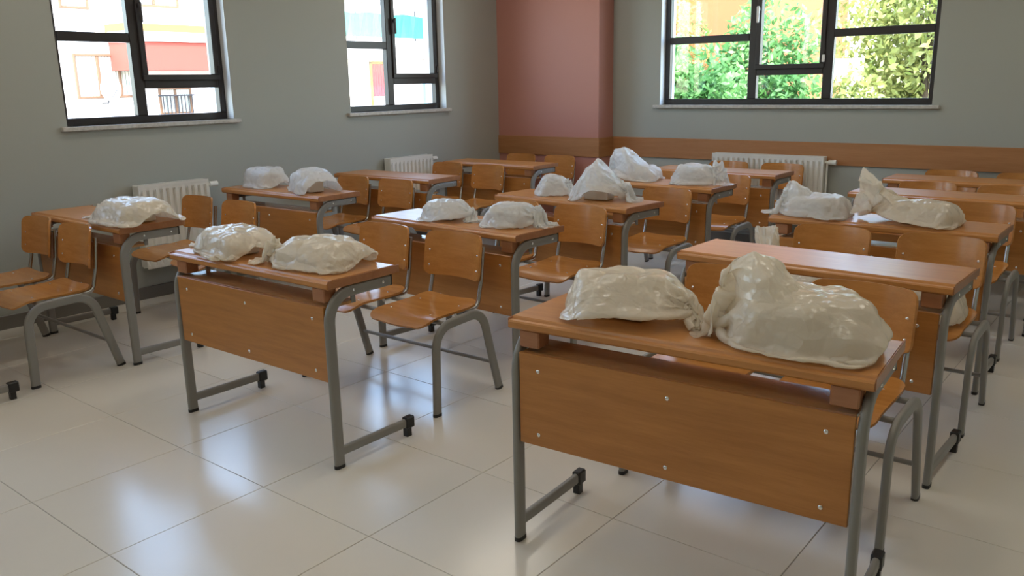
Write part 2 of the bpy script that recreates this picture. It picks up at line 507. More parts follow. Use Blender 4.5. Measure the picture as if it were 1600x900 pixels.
ZT0, ZT1, ZS0, ZS1 = 1.822, 1.886, 1.505, 1.572
def left_layout(a0, a1):
    m0 = a0 + 0.545; m1 = m0 + 0.075; f = 0.052; zt = W_TOP - f
    return dict(mullions=[(m0, m1)], transoms=[(a0 + f, m0, ZT0, ZT1), (m1, a1 - f, ZS0, ZS1)],
                sashes=[(m1 - 0.012, a1 - f + 0.012, ZS1 - 0.012, zt + 0.01)],
                panes=[(a0 + f, m0, W_BOT + f, ZT0), (a0 + f, m0, ZT1, zt), (m1, a1 - f, W_BOT + f, ZS0),
                       (m1 + 0.03, a1 - f - 0.03, ZS1 + 0.03, zt - 0.03)])
lto3 = lambda a, d, z: (XL - d, a, z)
names_l = ['dark-framed window of the left wall, out at the front', 'dark-framed window of the left wall beside the front desk',
           'dark-framed window on the left looking onto the salmon balcony', 'narrow dark-framed window between the first window and the salmon column']
for k, (a, b) in enumerate(LW):
    wn = window('window_%d' % (k + 1), a, b, lto3, left_layout(a, b), 1, names_l[k])
    sl = MB().cbox(XL - 0.085, XL + 0.035, a - 0.045, b + 0.045, W_BOT - 0.03, W_BOT, 0.004).build('window_sill', 'marble', wn)
    sl.data.transform(Matrix.Translation(-wn.location))
a, b = BW[0]
f = 0.052; zt = W_TOP - f
bl = dict(mullions=[(-3.205, -3.125), (-2.535, -2.455)],
          transoms=[(a + f, -3.205, ZT0, ZT1), (-3.125, -2.535, ZS0 + 0.015, ZS1 + 0.015), (-2.455, b - f, ZT0, ZT1)],
          sashes=[(-3.137, -2.523, ZS1 - 0.002, zt + 0.01)], handle='l', hmat='radiator',
          panes=[(a + f, -3.205, W_BOT + f, ZT0), (a + f, -3.205, ZT1, zt), (-3.125, -2.535, W_BOT + f, ZS0 + 0.015),
                 (-3.095, -2.565, ZS1 + 0.04, zt - 0.03), (-2.455, b - f, W_BOT + f, ZT0), (-2.455, b - f, ZT1, zt)])
wn = window('window_5', a, b, lambda a_, d, z: (a_, YB + d, z), bl, 1, 'wide three-part dark-framed window in the back wall looking onto trees')
MB().cbox(a - 0.06, b + 0.06, YB - 0.035, YB + 0.085, W_BOT - 0.03, W_BOT, 0.004).build('window_sill', 'marble', wn).data.transform(Matrix.Translation(-wn.location))

# ---------------------------------------------------------------- fill lamps added on the ceiling, out of view, to brighten the room
MAT['fill_diffuser'] = plain('added_fill_diffuser', (0.85, 0.85, 0.82), 0.4)
_b = MAT['fill_diffuser'].node_tree.nodes['Principled BSDF']
_b.inputs['Emission Color'].default_value = (1.0, 0.90, 0.76, 1); _b.inputs['Emission Strength'].default_value = 0.4  # faint glow that goes with the added fill lamps
def fill_lamp(x, y, label):
    t = empty('added_fill_lamp', (x, y, ZC)); tag(t, label, 'lamp', 'added ceiling fill lamps')
    MB().cbox(-0.16, 0.16, -0.61, 0.61, -0.045, -0.001, 0.006).build('fill_housing', 'radiator', t)
    MB().cbox(-0.145, 0.145, -0.595, 0.595, -0.062, -0.046, 0.004).build('fill_diffuser', 'fill_diffuser', t)
    ld = bpy.data.lights.new('fill_light', 'AREA'); ld.shape = 'RECTANGLE'; ld.size = 0.28; ld.size_y = 1.18
    ld.energy = FILL_LAMP_W; ld.color = (1.0, 0.93, 0.80)
    lo_ = bpy.data.objects.new('fill_light', ld); COL.objects.link(lo_); lo_.parent = t; lo_.location = (0, 0, -0.066)
    return t
FILL_LAMP_W = 1.22
for i, x in enumerate((-4.7, -2.4, -0.1)):
    for j, y in enumerate((-0.4, 2.6, 5.6)):
        fill_lamp(x, y, '%s added ceiling fill lamp of the %s row' % (('window-side', 'middle', 'corridor-side')[i], ('front', 'centre', 'rear')[j]))

# ---------------------------------------------------------------- radiators
def radiator(width, label, loc, rz):
    """local: x along the wall, y = out of the wall (negative), z up; origin at the wall, floor level"""
    t = empty('radiator', loc, rz); tag(t, label, 'radiator', 'panel radiators under the windows')
    z0, z1 = 0.235, 0.835; n = max(8, int(width / 0.048)); p = width / n
    for yy, nm in ((-0.105, 'front_panel'), (-0.045, 'rear_panel')):
        mb = MB(); prof = [(-width/2, yy)]
        for k in range(n):
            x = -width/2 + k * p
            prof += [(x + 0.10*p, yy), (x + 0.22*p, yy + 0.02), (x + 0.50*p, yy + 0.02), (x + 0.62*p, yy)]
        prof += [(width/2, yy)]
        rows = [(z0, 1.0), (z0 + 0.02, 1.0), (z0 + 0.045, 0), (z1 - 0.06, 0), (z1 - 0.035, 1.0), (z1 - 0.012, 1.0)]
        vs = []; fs = []
        for (z, flat) in rows:
            for (x, y) in prof: vs.append((x, yy if flat else y, z))
        m = len(prof)
        for r_ in range(len(rows) - 1):
            for k in range(m - 1): fs.append((r_*m + k, r_*m + k + 1, (r_+1)*m + k + 1, (r_+1)*m + k))
        mb.add(vs, fs); mb.build(nm, 'radiator', t, True, 40)
    MB().cbox(-width/2 - 0.002, -width/2 + 0.008, -0.108, -0.025, z0 + 0.01, z1, 0.003).build('side_cover', 'radiator', t)
    MB().cbox(width/2 - 0.008, width/2 + 0.002, -0.108, -0.025, z0 + 0.01, z1, 0.003).build('side_cover', 'radiator', t)
    g = MB()
    g.box(-width/2, width/2, -0.108, -0.098, z1 - 0.012, z1 + 0.002); g.box(-width/2, width/2, -0.035, -0.025, z1 - 0.012, z1 + 0.002)
    k = -width/2 + 0.01
    while k < width/2 - 0.01:
        g.box(k, k + 0.006, -0.1, -0.033, z1 - 0.006, z1); k += 0.018
    g.build('top_grille', 'radiator', t)
    MB().box(-width/2 + 0.1, -width/2 + 0.13, -0.045, -0.002, 0.3, 0.75).box(width/2 - 0.13, width/2 - 0.1, -0.045, -0.002, 0.3, 0.75).build('wall_bracket', 'radiator', t)['kind'] = 'stuff'
    v = MB(); x = width/2
    v.sweep([(x, -0.065, z1 - 0.045), (x + 0.03, -0.065, z1 - 0.045)], circ(0.011), (0, 0, 1))
    v.sweep([(x + 0.03, -0.065, z1 - 0.045), (x + 0.045, -0.065, z1 - 0.045), (x + 0.047, -0.065, z1 - 0.045), (x + 0.095, -0.065, z1 - 0.045)], circ(0.021, 12), (0, 0, 1))
    vo = v.build('valve', 'radiator', t, True, 40)
    MB().sweep([(x + 0.02, -0.065, z1 - 0.045), (x + 0.02, -0.065, 0.0)], circ(0.008), (1, 0, 0)).build('pipe', 'radiator', t, True, 50)
    return t
radiator(0.55, 'white panel radiator on the left wall under the window by the long bag', (XL, 3.20, 0), R(90))
radiator(0.56, 'white panel radiator on the left wall near the salmon column', (XL, 5.62, 0), R(90))
radiator(1.02, 'wide white panel radiator on the back wall under the window', (-2.92, YB, 0), 0)

# ---------------------------------------------------------------- desks
DW, DD, DH = 1.092, 0.385, 0.777
LEGX = 0.522
def make_desk():
    t = empty('school_desk')
    # table top: extruded edge profile
    zb = DH - 0.036
    pr = [(0.006, zb), (0.0, zb + 0.006), (0.0, zb + 0.022), (0.004, zb + 0.027), (0.015, zb + 0.029), (0.018, zb + 0.026), (0.022, zb + 0.026), (0.026, DH - 0.003), (0.03, DH)]
    pr2 = [(DD - y, z) for (y, z) in pr[::-1]]
    P_ = pr + pr2
    def ext(x0, x1, prof, name, mat, par):
        mb = MB(); n = len(prof)
        mb.add([(x0, y, z) for y, z in prof] + [(x1, y, z) for y, z in prof],
               [(k, (k+1) % n, n + (k+1) % n, n + k) for k in range(n)] + [tuple(range(n)), tuple(n + k for k in range(n))[::-1]])
        return mb.build(name, mat, par)
    ext(-DW/2 + 0.004, DW/2 - 0.004, P_, 'tabletop', 'wood_top', t)
    for s in (-1, 1):
        e = MB().cbox(*sorted((s * (DW/2 - 0.004), s * DW/2)), 0.003, DD - 0.003, zb + 0.002, DH - 0.002, 0.0015)
        e.build('edge_strip', 'moulding', t)
    for s in (-1, 1):
        x = s * LEGX
        path = fillet([(x, 0.018, 0.012), (x, 0.018, DH - 0.036 - 0.026), (x, 0.345, DH - 0.036 - 0.026)], 0.115, 8)
        lg = MB().sweep(path, oval(0.024, 0.048), (1, 0, 0)).build('leg_frame', 'tube', t, True, 50)
        MB().sweep([(x, 0.018, 0.0), (x, 0.018, 0.014)], oval(0.026, 0.050), (1, 0, 0)).build('foot_cap', 'black', lg, True, 50)
        MB().cbox(x - 0.0125, x + 0.0125, 0.34, 0.352, DH - 0.036 - 0.049, DH - 0.037, 0.003).build('end_plug', 'black', lg)
        ru = MB().sweep([(x, 0.03, 0.068), (x, 0.40, 0.062)], oval(0.022, 0.04), (1, 0, 0)).build('runner', 'tube', t, True, 50)
        MB().cbox(x - 0.017, x + 0.017, 0.388, 0.438, 0.036, 0.088, 0.005).box(x - 0.013, x + 0.013, 0.392, 0.418, 0.0, 0.038).build('end_cap', 'black', ru)
        # wooden block filling the bend
        xi = s * (LEGX - 0.013); xo = s * (LEGX - 0.085)
        blk = MB(); x0, x1 = sorted((xi, xo))
        blk.cbox(x0, x1, 0.012, 0.075, zb - 0.058, zb - 0.0005, 0.004).build('corner_block', 'moulding', t)
        # flat hanger that carries the shelf
        hb = MB().cbox(x - s*0.02 - 0.004, x - s*0.02 + 0.004, 0.15, 0.172, 0.655, zb - 0.001, 0.001)
        hb.build('shelf_hanger', 'tube', t)
        sb = MB()
        for yy in (0.14, 0.30): sb.sphere((x + s * 0.012, yy, DH - 0.036 - 0.026), 0.0065, 8, 4, (0.5, 1, 1))
        sb.build('bolt_heads', 'screw', lg, True)['kind'] = 'stuff'
    pan = MB().cbox(-0.506, 0.506, 0.004, 0.020, 0.362, 0.668, 0.002).build('modesty_panel', 'wood_panel', t)
    sc = MB()
    for u in (-0.435, 0.0, 0.437):
        for z in (0.614, 0.401): sc.sphere((u, 0.0035, z), 0.0075, 8, 4, (1, 0.45, 1))
    sc.build('screw_heads', 'screw', pan, True)['kind'] = 'stuff'
    MB().cbox(-0.504, 0.504, 0.0205, 0.172, 0.654, 0.667, 0.002).build('book_shelf', 'shelf', t)
    return t

# ---------------------------------------------------------------- double benches
def sheet(fn, nu, nv, th, name, mat, par):
    """thin board from a parametric surface fn(u,v)->(point, normal); u,v in 0..1"""
    vs = []; fs = []
    for side in (0, 1):
        for j in range(nv + 1):
            for i in range(nu + 1):
                p, n = fn(i / nu, j / nv); vs.append(Vector(p) - Vector(n) * (th if side else 0))
    m = nu + 1; o = m * (nv + 1)
    for j in range(nv):
        for i in range(nu):
            a = j*m + i
            fs.append((a, a+1, a+m+1, a+m)); fs.append((o+a, o+a+m, o+a+m+1, o+a+1))
    for i in range(nu):
        fs.append((i, i+o, i+1+o, i+1)); a = nv*m + i; fs.append((a, a+1, a+1+o, a+o))
    for j in range(nv):
        a = j*m; fs.append((a, a+m, a+m+o, a+o)); a = j*m + nu; fs.append((a, a+o, a+m+o, a+m))
    return MB().add(vs, fs).build(name, mat, par, True, 45)

def superround(u, v, w, h, r):
    """map the unit square to a rounded rectangle: shrink rows near top/bottom"""
    y = v * h; ins = 0.0
    for e in (y, h - y):
        if e < r: ins = max(ins, r - math.sqrt(max(0, r*r - (r - e)**2)))
    return (u - 0.5) * (w - 2 * ins), y

def vmap(v, r, h):
    """bunch the rows near the two ends so that the corners come out round"""
    k = r / h
    if v < 0.3: return k * (1 - math.cos(v / 0.3 * math.pi / 2))
    if v > 0.7: return 1 - k * (1 - math.cos((1 - v) / 0.3 * math.pi / 2))
    return k + (v - 0.3) / 0.4 * (1 - 2 * k)

def make_bench():
    t = empty('double_bench')
    LX = 0.478
    for s in (-1, 1):
        x = s * LX
        path = fillet([(x, 0.0, 0.012), (x, 0.012, 0.418), (x, 0.335, 0.43), (x, 0.45, 0.012)], 0.105, 8)
        lp = MB().sweep(path, oval(0.024, 0.046), (1, 0, 0)).build('leg_loop', 'tube', t, True, 50)
        MB().sweep([(x, 0.0, 0.0), (x, 0.0, 0.014)], oval(0.026, 0.048), (1, 0, 0)).build('foot_cap', 'black', lp, True, 50)
        MB().sweep([(x, 0.4535, 0.0), (x, 0.45, 0.014)], oval(0.026, 0.048), (1, 0, 0)).build('foot_cap', 'black', lp, True, 50)
    MB().sweep([(-LX, 0.412, 0.15), (LX, 0.412, 0.15)], circ(0.0095), (0, 0, 1)).build('stretcher', 'tube', t, True, 50)
    for y in (0.085, 0.285):
        MB().sweep([(-LX, y, 0.424), (LX, y, 0.424)], oval(0.022, 0.022, 2), (0, 0, 1)).build('cross_rail', 'tube', t, True, 50)
    for s in (-1, 1):
        cx = s * 0.247
        def seat(u, v):
            w, d = 0.375, 0.405
            v2 = vmap(v, 0.05, d); x, y = superround(u, v2, w, d, 0.05)
            z = 0.452
            f_ = max(0.0, 0.10 - y); z -= f_ * f_ * 3.2          # rolled front edge
            b_ = max(0.0, y - 0.30); z += b_ * b_ * 1.5
            z -= 0.006 * math.cos(u * 2 * math.pi - math.pi) * 0.5 + 0.003
            dz = 6.4 * f_ - 3.0 * b_ if (f_ or b_) else 0
            n = Vector((0, -dz, 1)).normalized()
            return (cx + x, -0.03 + y, z), n
        st = sheet(seat, 12, 18, 0.011, 'seat', 'ply', t)
        sw = MB()
        for dx in (-0.13, 0.13):
            for y in (0.085, 0.285): sw.sphere((cx + dx, y, 0.4515), 0.006, 8, 4, (1, 1, 0.4))
        sw.build('screw_heads', 'screw', st, True)['kind'] = 'stuff'
        def back(u, v):
            w, h = 0.365, 0.222
            v2 = vmap(v, 0.038, h); x, z = superround(u, v2, w, h, 0.038)
            y = 0.438 - 1.7 * x * x + 0.15 * (z - 0.11)
            n = Vector((3.4 * x, 1.0, -0.15)).normalized() * -1
            return (cx + x, y, 0.555 + z), n
        bk = sheet(back, 16, 14, 0.011, 'backrest', 'ply', t)
        sw = MB()
        for dx in (-0.158, 0.158):
            for z in (0.05, 0.125):
                y = 0.438 - 1.7 * dx * dx + 0.15 * (z - 0.11)
                sw.sphere((cx + dx, y - 0.001, 0.555 + z), 0.0065, 8, 4, (1, 0.5, 1))
        sw.build('screw_heads', 'screw', bk, True)['kind'] = 'stuff'
        for q in (-1, 1):
            x = cx + q * 0.162
            y1 = 0.438 - 1.7 * 0.162**2 + 0.008 + 0.0235
            path = fillet([(x, 0.22, 0.428), (x, 0.385, 0.432), (x, y1 - 0.008, 0.56), (x, y1 + 0.012, 0.72)], 0.04, 6)
            MB().sweep(path, circ(0.0105), (1, 0, 0)).build('upright', 'chrome', t, True, 60)
    return t

DESKS = dict(  # x centre, y of the front edge, rotation (deg)
    A=(-1.062, 1.997, 4.4), B=(-3.021, 1.933, 1.2), C=(-4.96, 1.075, 0.5), D=(-4.963, 2.114, 0.4), E=(-3.031, 3.128, -2.6),
    F=(-5.052, 3.502, 1.8), G=(-3.04, 4.20, -5.5), H=(-5.118, 4.624, 1.8), I=(-5.06, 5.90, 0.5), J=(-3.022, 5.225, -1.2),
    K=(-2.975, 6.207, 0), L=(-1.12, 3.172, -1.6), M=(-1.172, 4.31, -0.3), N=(-1.13, 5.50, -0.6), O=(-1.16, 6.38, 0))
BENCH = dict(  # x centre, y of the front feet, rotation
    A=(-1.085, 2.60, 0), B=(-3.03, 2.58, 0.5), C=(-4.985, 1.622, 0), D=(-5.03, 2.69, 0), E=(-3.02, 3.675, -0.5),
    F=(-5.06, 4.12, 1.0), G=(-2.985, 4.672, 0), H=(-5.20, 5.40, 1.0), I=(-5.19, 6.50, 0), J=(-3.00, 5.67, 0),
    K=(-2.965, 6.69, 0.5), L=(-1.075, 3.745, 0), M=(-1.135, 4.925, 0), N=(-1.13, 5.875, 0), O=(-1.16, 6.735, 0))
DL = dict(
    A='front wooden school desk nearest the camera carrying two large beige bags',
    B='wooden school desk left of the nearest desk with two greyish bags side by side',
    C='wooden school desk cut off by the left picture edge in front of the leftmost bench',
    D='wooden school desk by the left wall under one long white bag',
    E='middle wooden desk with two small knotted white bags behind the pair of grey bags',
    F='wooden desk by the left wall with two small white bags near its ends',
    G='middle wooden desk with a tall clear bag and a small crumpled bag',
    H='empty wooden desk by the left wall in front of the smaller radiator',
    I='empty wooden desk in front of the salmon column',
    J='middle wooden desk with a sloping white bag and an open bag near the back',
    K='empty middle wooden desk in front of the wide back radiator',
    L='bare pale-shining wooden desk right behind the nearest desk',
    M='right-hand wooden desk with two bags, one open like a funnel',
    N='right-hand wooden desk partly hidden behind the funnel-shaped bag',
    O='rearmost right-hand wooden desk before the back wall')
BL = dict(
    A='double plywood bench behind the nearest desk with two beige bags',
    B='double plywood bench with its long stretcher in plain view beside the grey bags desk',
    C='leftmost double plywood bench cut by the picture edge',
    D='double plywood bench behind the desk with one long white bag',
    E='double plywood bench behind the desk with two small knotted bags',
    F='double plywood bench behind the left wall desk with two small white bags',
    G='double plywood bench behind the desk with the tall clear bag',
    H='double plywood bench between the two empty left wall desks',
    I='double plywood bench standing against the salmon column',
    J='double plywood bench behind the desk with the sloping white bag',
    K='double plywood bench in front of the wide back radiator',
    L='double plywood bench holding two bags on its seats behind the bare shining desk',
    M='double plywood bench behind the desk with the funnel-shaped bag',
    N='right-hand double plywood bench second from the back wall',
    O='right-hand double plywood bench nearest the back wall')
desk0, bench0 = make_desk(), make_bench()
for i, k in enumerate(DESKS):
    d = desk0 if i == 0 else copy_tree(desk0)
    x, y, r_ = DESKS[k]; d.location = (x, y, 0); d.rotation_euler = (0, 0, R(r_))
    tag(d, DL[k], 'desk', 'two-seat school desks in three columns')
    b_ = bench0 if i == 0 else copy_tree(bench0)
    x, y, r_ = BENCH[k]; b_.location = (x, y, 0); b_.rotation_euler = (0, 0, R(r_))
    tag(b_, BL[k], 'bench', 'two-seat plywood benches behind the desks')

# ---------------------------------------------------------------- plastic bags (draped with a small cloth solver)
def drape(L, W, H, neck, tdir, tlen, tr, nr, content, seed, slack=1.26, peaks=(), steps=70, NR=38, NS=48, tufts=0.0, closed_z=0.3, tall=0.0, hold=False):
    """closed end at -x, mouth end gathered at `neck` and flaring along tdir; content = (cx, cy, hx, hy, hz, tilt)"""
    g = np.random.default_rng(seed)
    nb = int(NR * 0.80)                       # rings of the body
    th = np.linspace(0, 2 * np.pi, NS, endpoint=False)
    def sup(v, e): return np.sign(v) * np.abs(v) ** e
    P = np.zeros((NR, NS, 3))
    neck = np.array(neck, float); td = np.array(tdir, float); td /= np.linalg.norm(td)
    sd = np.cross(td, [0, 0, 1.0]); sd = sd / (np.linalg.norm(sd) + 1e-9) if np.linalg.norm(sd) > 0.2 else np.array([0, 1.0, 0])
    ud = np.cross(sd, td)
    cy, sy = sup(np.cos(th), 0.55), sup(np.sin(th), 0.7)
    pl = g.integers(5, 8); ph = g.uniform(0, 6.28)
    for i in range(NR):
        if i < nb:
            s = i / (nb - 1)
            x = -L / 2 + s * L * 0.86
            fl = min(1.0, (s / 0.16)) ** 0.6 if s < 0.16 else 1.0
            w = W / 2 * (0.86 + 0.14 * fl) * (1 + 0.03 * np.sin(5 * s + ph)); h = H / 2 * max(0.06, fl)
            zc = max(h, H * closed_z * (1 - fl) + H / 2 * fl) + 0.004
            ring = np.stack([np.full(NS, x), w * cy, zc + h * sy + tall * s * np.maximum(sy, 0)], 1)
            k = max(0.0, (s - 0.62) / 0.38); k = k * k * (3 - 2 * k)
            gath = neck + nr * (1 + 0.45 * np.sin(pl * th + ph))[:, None] * (np.cos(th)[:, None] * sd + np.sin(th)[:, None] * ud)
            ring = ring * (1 - k) + gath * k
        else:
            s = (i - nb + 1) / (NR - nb)
            r = nr + (tr - nr) * s ** 0.8
            ruf = 1 + (0.25 + (-0.20 if hold else 0.35) * s) * np.sin(pl * th + ph) + tufts * s * np.sin(2 * th + 1.0)
            c = neck + td * tlen * s * (1 + (0.1 if hold else 0.3) * np.sin(2 * th + ph))[:, None]
            ring = c + (r * ruf)[:, None] * (np.cos(th)[:, None] * sd * 1.2 + np.sin(th)[:, None] * ud * 0.75)
        P[i] = ring
    P += g.normal(0, 0.0035, P.shape)
    P[..., 2] = np.maximum(P[..., 2], 0.003)
    per = 2 * (W + H) * 0.90 * slack / NS
    lx = np.linalg.norm(P[1:] - P[:-1], axis=2).mean(1); body_l = L * 0.86 * slack / (nb - 1)
    rl = np.maximum(lx, 0.0); rl[:nb - 8] = body_l; rl = rl[:, None] * np.ones((1, NS))
    rc = np.full((NR, NS), per)
    for i in range(nb, NR): rc[i] = per * (0.55 + 0.35 * (i - nb) / (NR - nb))
    rc[0] = np.linalg.norm(np.roll(P[0], -1, 0) - P[0], axis=1)
    dg = np.sqrt(rl ** 2 + (0.5 * (rc[1:] + rc[:-1])) ** 2)
    X = P.copy(); V = np.zeros_like(X)
    pin = np.zeros((NR, NS), bool); pin[nb - 1] = True; pin[NR - 1] = hold
    X0 = X.copy()
    pk = []
    for (i, j, tgt, rad) in peaks:
        ii, jj = np.meshgrid(np.arange(NR), np.arange(NS), indexing='ij')
        dj = np.minimum(np.abs(jj - j), NS - np.abs(jj - j))
        m = ((ii - i) ** 2 + dj ** 2) <= rad * rad
        wt = np.clip(1 - np.sqrt((ii - i) ** 2 + dj ** 2) / (rad + 1.0), 0, 1)[m][:, None]
        pk.append((m, X[m] + (np.array(tgt) - X[i, j]) * wt, wt))
    # the filling: a lumpy convex heap with flat facets
    nk = 30
    nn = g.normal(0, 1, (nk, 3)); nn[:, 2] = np.abs(nn[:, 2]) * 1.15; nn /= np.linalg.norm(nn, axis=1)[:, None]
    nn = np.concatenate([nn, [[0, 0, 1.0]]]); q_ = 1.45
    ax = np.array([L * 0.45, W * 0.49, H * 0.74])
    hk = (np.abs(nn * ax) ** q_).sum(1) ** (1 / q_) * np.concatenate([g.uniform(0.84, 1.02, nk), [0.92]])
    cen = np.array([-L * 0.07, 0, H * 0.26])
    def collide(X):
        q = (X - cen).reshape(-1, 3)
        dd = q @ nn.T - hk
        k = np.argmax(dd, 1); d = dd[np.arange(len(q)), k]
        ins = (d < 0) & (d > -0.06)
        q = q - np.where(ins, d, 0)[:, None] * nn[k]
        X = q.reshape(X.shape) + cen
        X[..., 2] = np.maximum(X[..., 2], 0.0025)
        return X
    def con(X, D, n, a, b, rest, ks, kc):
        d = X[b] - X[a]; ln = np.linalg.norm(d, axis=-1) + 1e-9
        e = ln - rest; k = np.where(e > 0, ks, kc)
        c = (0.5 * k * e / ln)[..., None] * d
        D[a] += c; D[b] -= c; n[a] += 1; n[b] += 1
    s_ = slice
    for step in range(steps):
        V *= 0.90
        V[..., 2] -= 0.00055
        Y = X.copy(); X = X + V
        for it in range(6):
            D = np.zeros_like(X); n = np.zeros((NR, NS, 1))
            con(X, D, n, (s_(0, -1),), (s_(1, None),), rl, 1.0, 0.5)
            # around the ring
            Z = np.roll(X, -1, 1); d = Z - X; ln = np.linalg.norm(d, axis=-1) + 1e-9; e = ln - rc
            c = (0.5 * np.where(e > 0, 1.0, 0.45) * e / ln)[..., None] * d
            D += c; D -= np.roll(c, 1, 1); n += 2
            # diagonals
            for sh in (1, -1):
                Z = np.roll(X, -sh, 1)[1:]; d = Z - X[:-1]; ln = np.linalg.norm(d, axis=-1) + 1e-9; e = ln - dg
                c = (0.5 * np.where(e > 0, 0.8, 0.10) * e / ln)[..., None] * d
                D[:-1] += c; D[1:] -= np.roll(c, sh, 1); n[:-1] += 1; n[1:] += 1
            # keep folds from closing up
            Z = np.roll(X, -2, 1); d = Z - X; ln = np.linalg.norm(d, axis=-1) + 1e-9; e = np.minimum(ln - 1.25 * rc, 0)
            c = (0.5 * 0.5 * e / ln)[..., None] * d
            D += c; D -= np.roll(c, 2, 1)
            d = X[2:] - X[:-2]; ln = np.linalg.norm(d, axis=-1) + 1e-9; e = np.minimum(ln - 1.35 * (rl[1:]), 0)
            c = (0.5 * 0.5 * e / ln)[..., None] * d
            D[:-2] += c; D[2:] -= c
            X = X + D / n * 1.9
            X[pin] = X0[pin]
            for m, t0, wt in pk: X[m] = X[m] * (1 - 0.5 * wt) + t0 * 0.5 * wt
            X = collide(X)
        V = np.clip(X - Y, -0.01, 0.01)
        low = X[..., 2] < 0.006
        V[low] *= 0.3
    return X

def crumple_tex(name, scale):
    t = bpy.data.textures.new(name, 'VORONOI')
    t.distance_metric = 'DISTANCE'; t.noise_scale = scale; t.weight_1 = -1.0; t.weight_2 = 1.0; t.noise_intensity = 1.6
    return t
crumple_a, crumple_b = crumple_tex('crumple_a', 0.10), crumple_tex('crumple_b', 0.034)

def bag(loc, rz, spec, label, group, mat='bag', book='paper', surface=DH):
    t = empty('plastic_bag', (loc[0], loc[1], surface + 0.0015), R(rz))
    tag(t, label, 'bag', group)
    X = drape(**spec); NR, NS, _ = X.shape
    vs = X.reshape(-1, 3).tolist(); fs = []
    for i in range(NR - 1):
        for j in range(NS):
            k = (j + 1) % NS
            fs.append((i * NS + j, i * NS + k, (i + 1) * NS + k, (i + 1) * NS + j))
    # closed seam: zip the first ring flat
    for j in range(NS // 2 - 1):
        a, b_ = (j + NS // 4 * 0), NS - 1 - j
        fs.append((a, a + 1, b_ - 1, b_))
    me = bpy.data.meshes.new('film'); me.from_pydata(vs, [], fs)
    bm = bmesh.new(); bm.from_mesh(me); bmesh.ops.recalc_face_normals(bm, faces=bm.faces); 
    cc = Vector((X[..., 0].mean(), X[..., 1].mean(), X[..., 2].mean()))
    if sum(f.normal.dot(f.calc_center_median() - cc) for f in bm.faces) < 0: bmesh.ops.reverse_faces(bm, faces=bm.faces)
    bm.to_mesh(me); bm.free()
    o = link('film', me, mat, t, True)
    sm = o.modifiers.new('smooth', 'SUBSURF'); sm.levels = 2; sm.render_levels = 2
    for tx, st_ in ((crumple_a, 0.016), (crumple_b, 0.005)):
        dm = o.modifiers.new('crumple', 'DISPLACE'); dm.texture = tx; dm.strength = -st_; dm.mid_level = 0.0; dm.texture_coords = 'LOCAL'
    cx, cy, hx, hy, hz, tilt = spec['content']
    c = MB().cbox(-hx, hx, -hy, hy, 0.002, 2 * hz, 0.004).build('book_bundle', book, t)
    c.location = (cx, cy, 0.001); c.rotation_euler = (0, 0, tilt)
    return t

def sp(L, W, H, seed, neck_z=0.05, nr=0.03, tlen=0.07, tr=0.06, tdir=(1, 0, 0.15), ny=0.0, ch=0.8, cw=0.72, cl=0.6, tilt=0.0, **k):
    return dict(L=L, W=W, H=H, seed=seed, neck=(L * 0.46, ny, neck_z), tdir=tdir, tlen=tlen, tr=tr, nr=nr,
                content=(-L * 0.07, 0.0, L * 0.21, W * 0.20, H * 0.30, tilt), **k)
GB = 'white plastic bags left on the desks'
bag((-1.285, 2.18), 6, sp(0.40, 0.28, 0.150, 1, 0.05, 0.03, 0.02, 0.035), 'beige plastic bag shaped like a smooth loaf, left one on the nearest desk', GB)
bag((-0.80, 2.20), 188, sp(0.46, 0.31, 0.160, 2, 0.10, 0.065, 0.04, 0.08, (1, 0.1, 0.35), tall=0.05, peaks=[(23, 12, (0.10, 0.02, 0.265), 5)]), 'largest beige plastic bag with a raised peak, right one on the nearest desk', GB)
bag((-3.305, 2.09), 174, sp(0.46, 0.29, 0.112, 3, 0.03, 0.035, 0.07, 0.06), 'greyish plastic bag with long folds, left one on the desk beside the nearest desk', GB)
bag((-2.765, 2.115), 200, sp(0.43, 0.28, 0.115, 4, 0.06, 0.045, 0.08, 0.07), 'grey-beige plastic bag gathered at its left tip, right one of the grey pair', GB)
bag((-4.635, 2.29), 183, sp(0.58, 0.32, 0.130, 5, 0.03, 0.05, 0.07, 0.08), 'long white plastic bag alone on the desk at the left wall', GB)
bag((-5.37, 3.70), 185, sp(0.36, 0.25, 0.150, 6, 0.10, 0.025, 0.06, 0.05, (1, 0, 0.3)), 'small white plastic bag with a tuft on its left, by the left wall', GB, 'bag_clear')
bag((-4.82, 3.70), 165, sp(0.42, 0.27, 0.140, 7, 0.03, 0.03, 0.06, 0.05, peaks=[(14, 12, (-0.03, 0, 0.18), 8)]), 'humped white plastic bag right of the tufted small bag', GB, 'bag_clear')
bag((-3.10, 3.30), 10, sp(0.30, 0.22, 0.105, 8, 0.05, 0.02, 0.08, 0.045, (0.4, -0.9, 0.0)), 'small bluish white bag knotted on its right, middle desk', GB, 'bag_clear', 'book')
bag((-2.685, 3.34), 20, sp(0.30, 0.24, 0.115, 9, 0.07, 0.03, 0.09, 0.06, (0.6, -0.3, 0.1)), 'small white bag showing dark contents, right of the knotted bag', GB, 'bag_clear', 'book2')
bag((-3.21, 4.43), 20, sp(0.21, 0.17, 0.130, 10, 0.08, 0.025, 0.06, 0.055, (0.6, -0.3, 0.4), ch=0.45), 'little crumpled white bag left of the tall clear bag', GB, 'bag_clear')
bag((-2.81, 4.385), 10, sp(0.38, 0.27, 0.130, 11, 0.06, 0.04, 0.07, 0.06, ch=0.55, peaks=[(13, 12, (-0.04, 0, 0.27), 9)], slack=1.3), 'tall clear plastic bag rising to a point on the middle desk', GB, 'bag_clear')
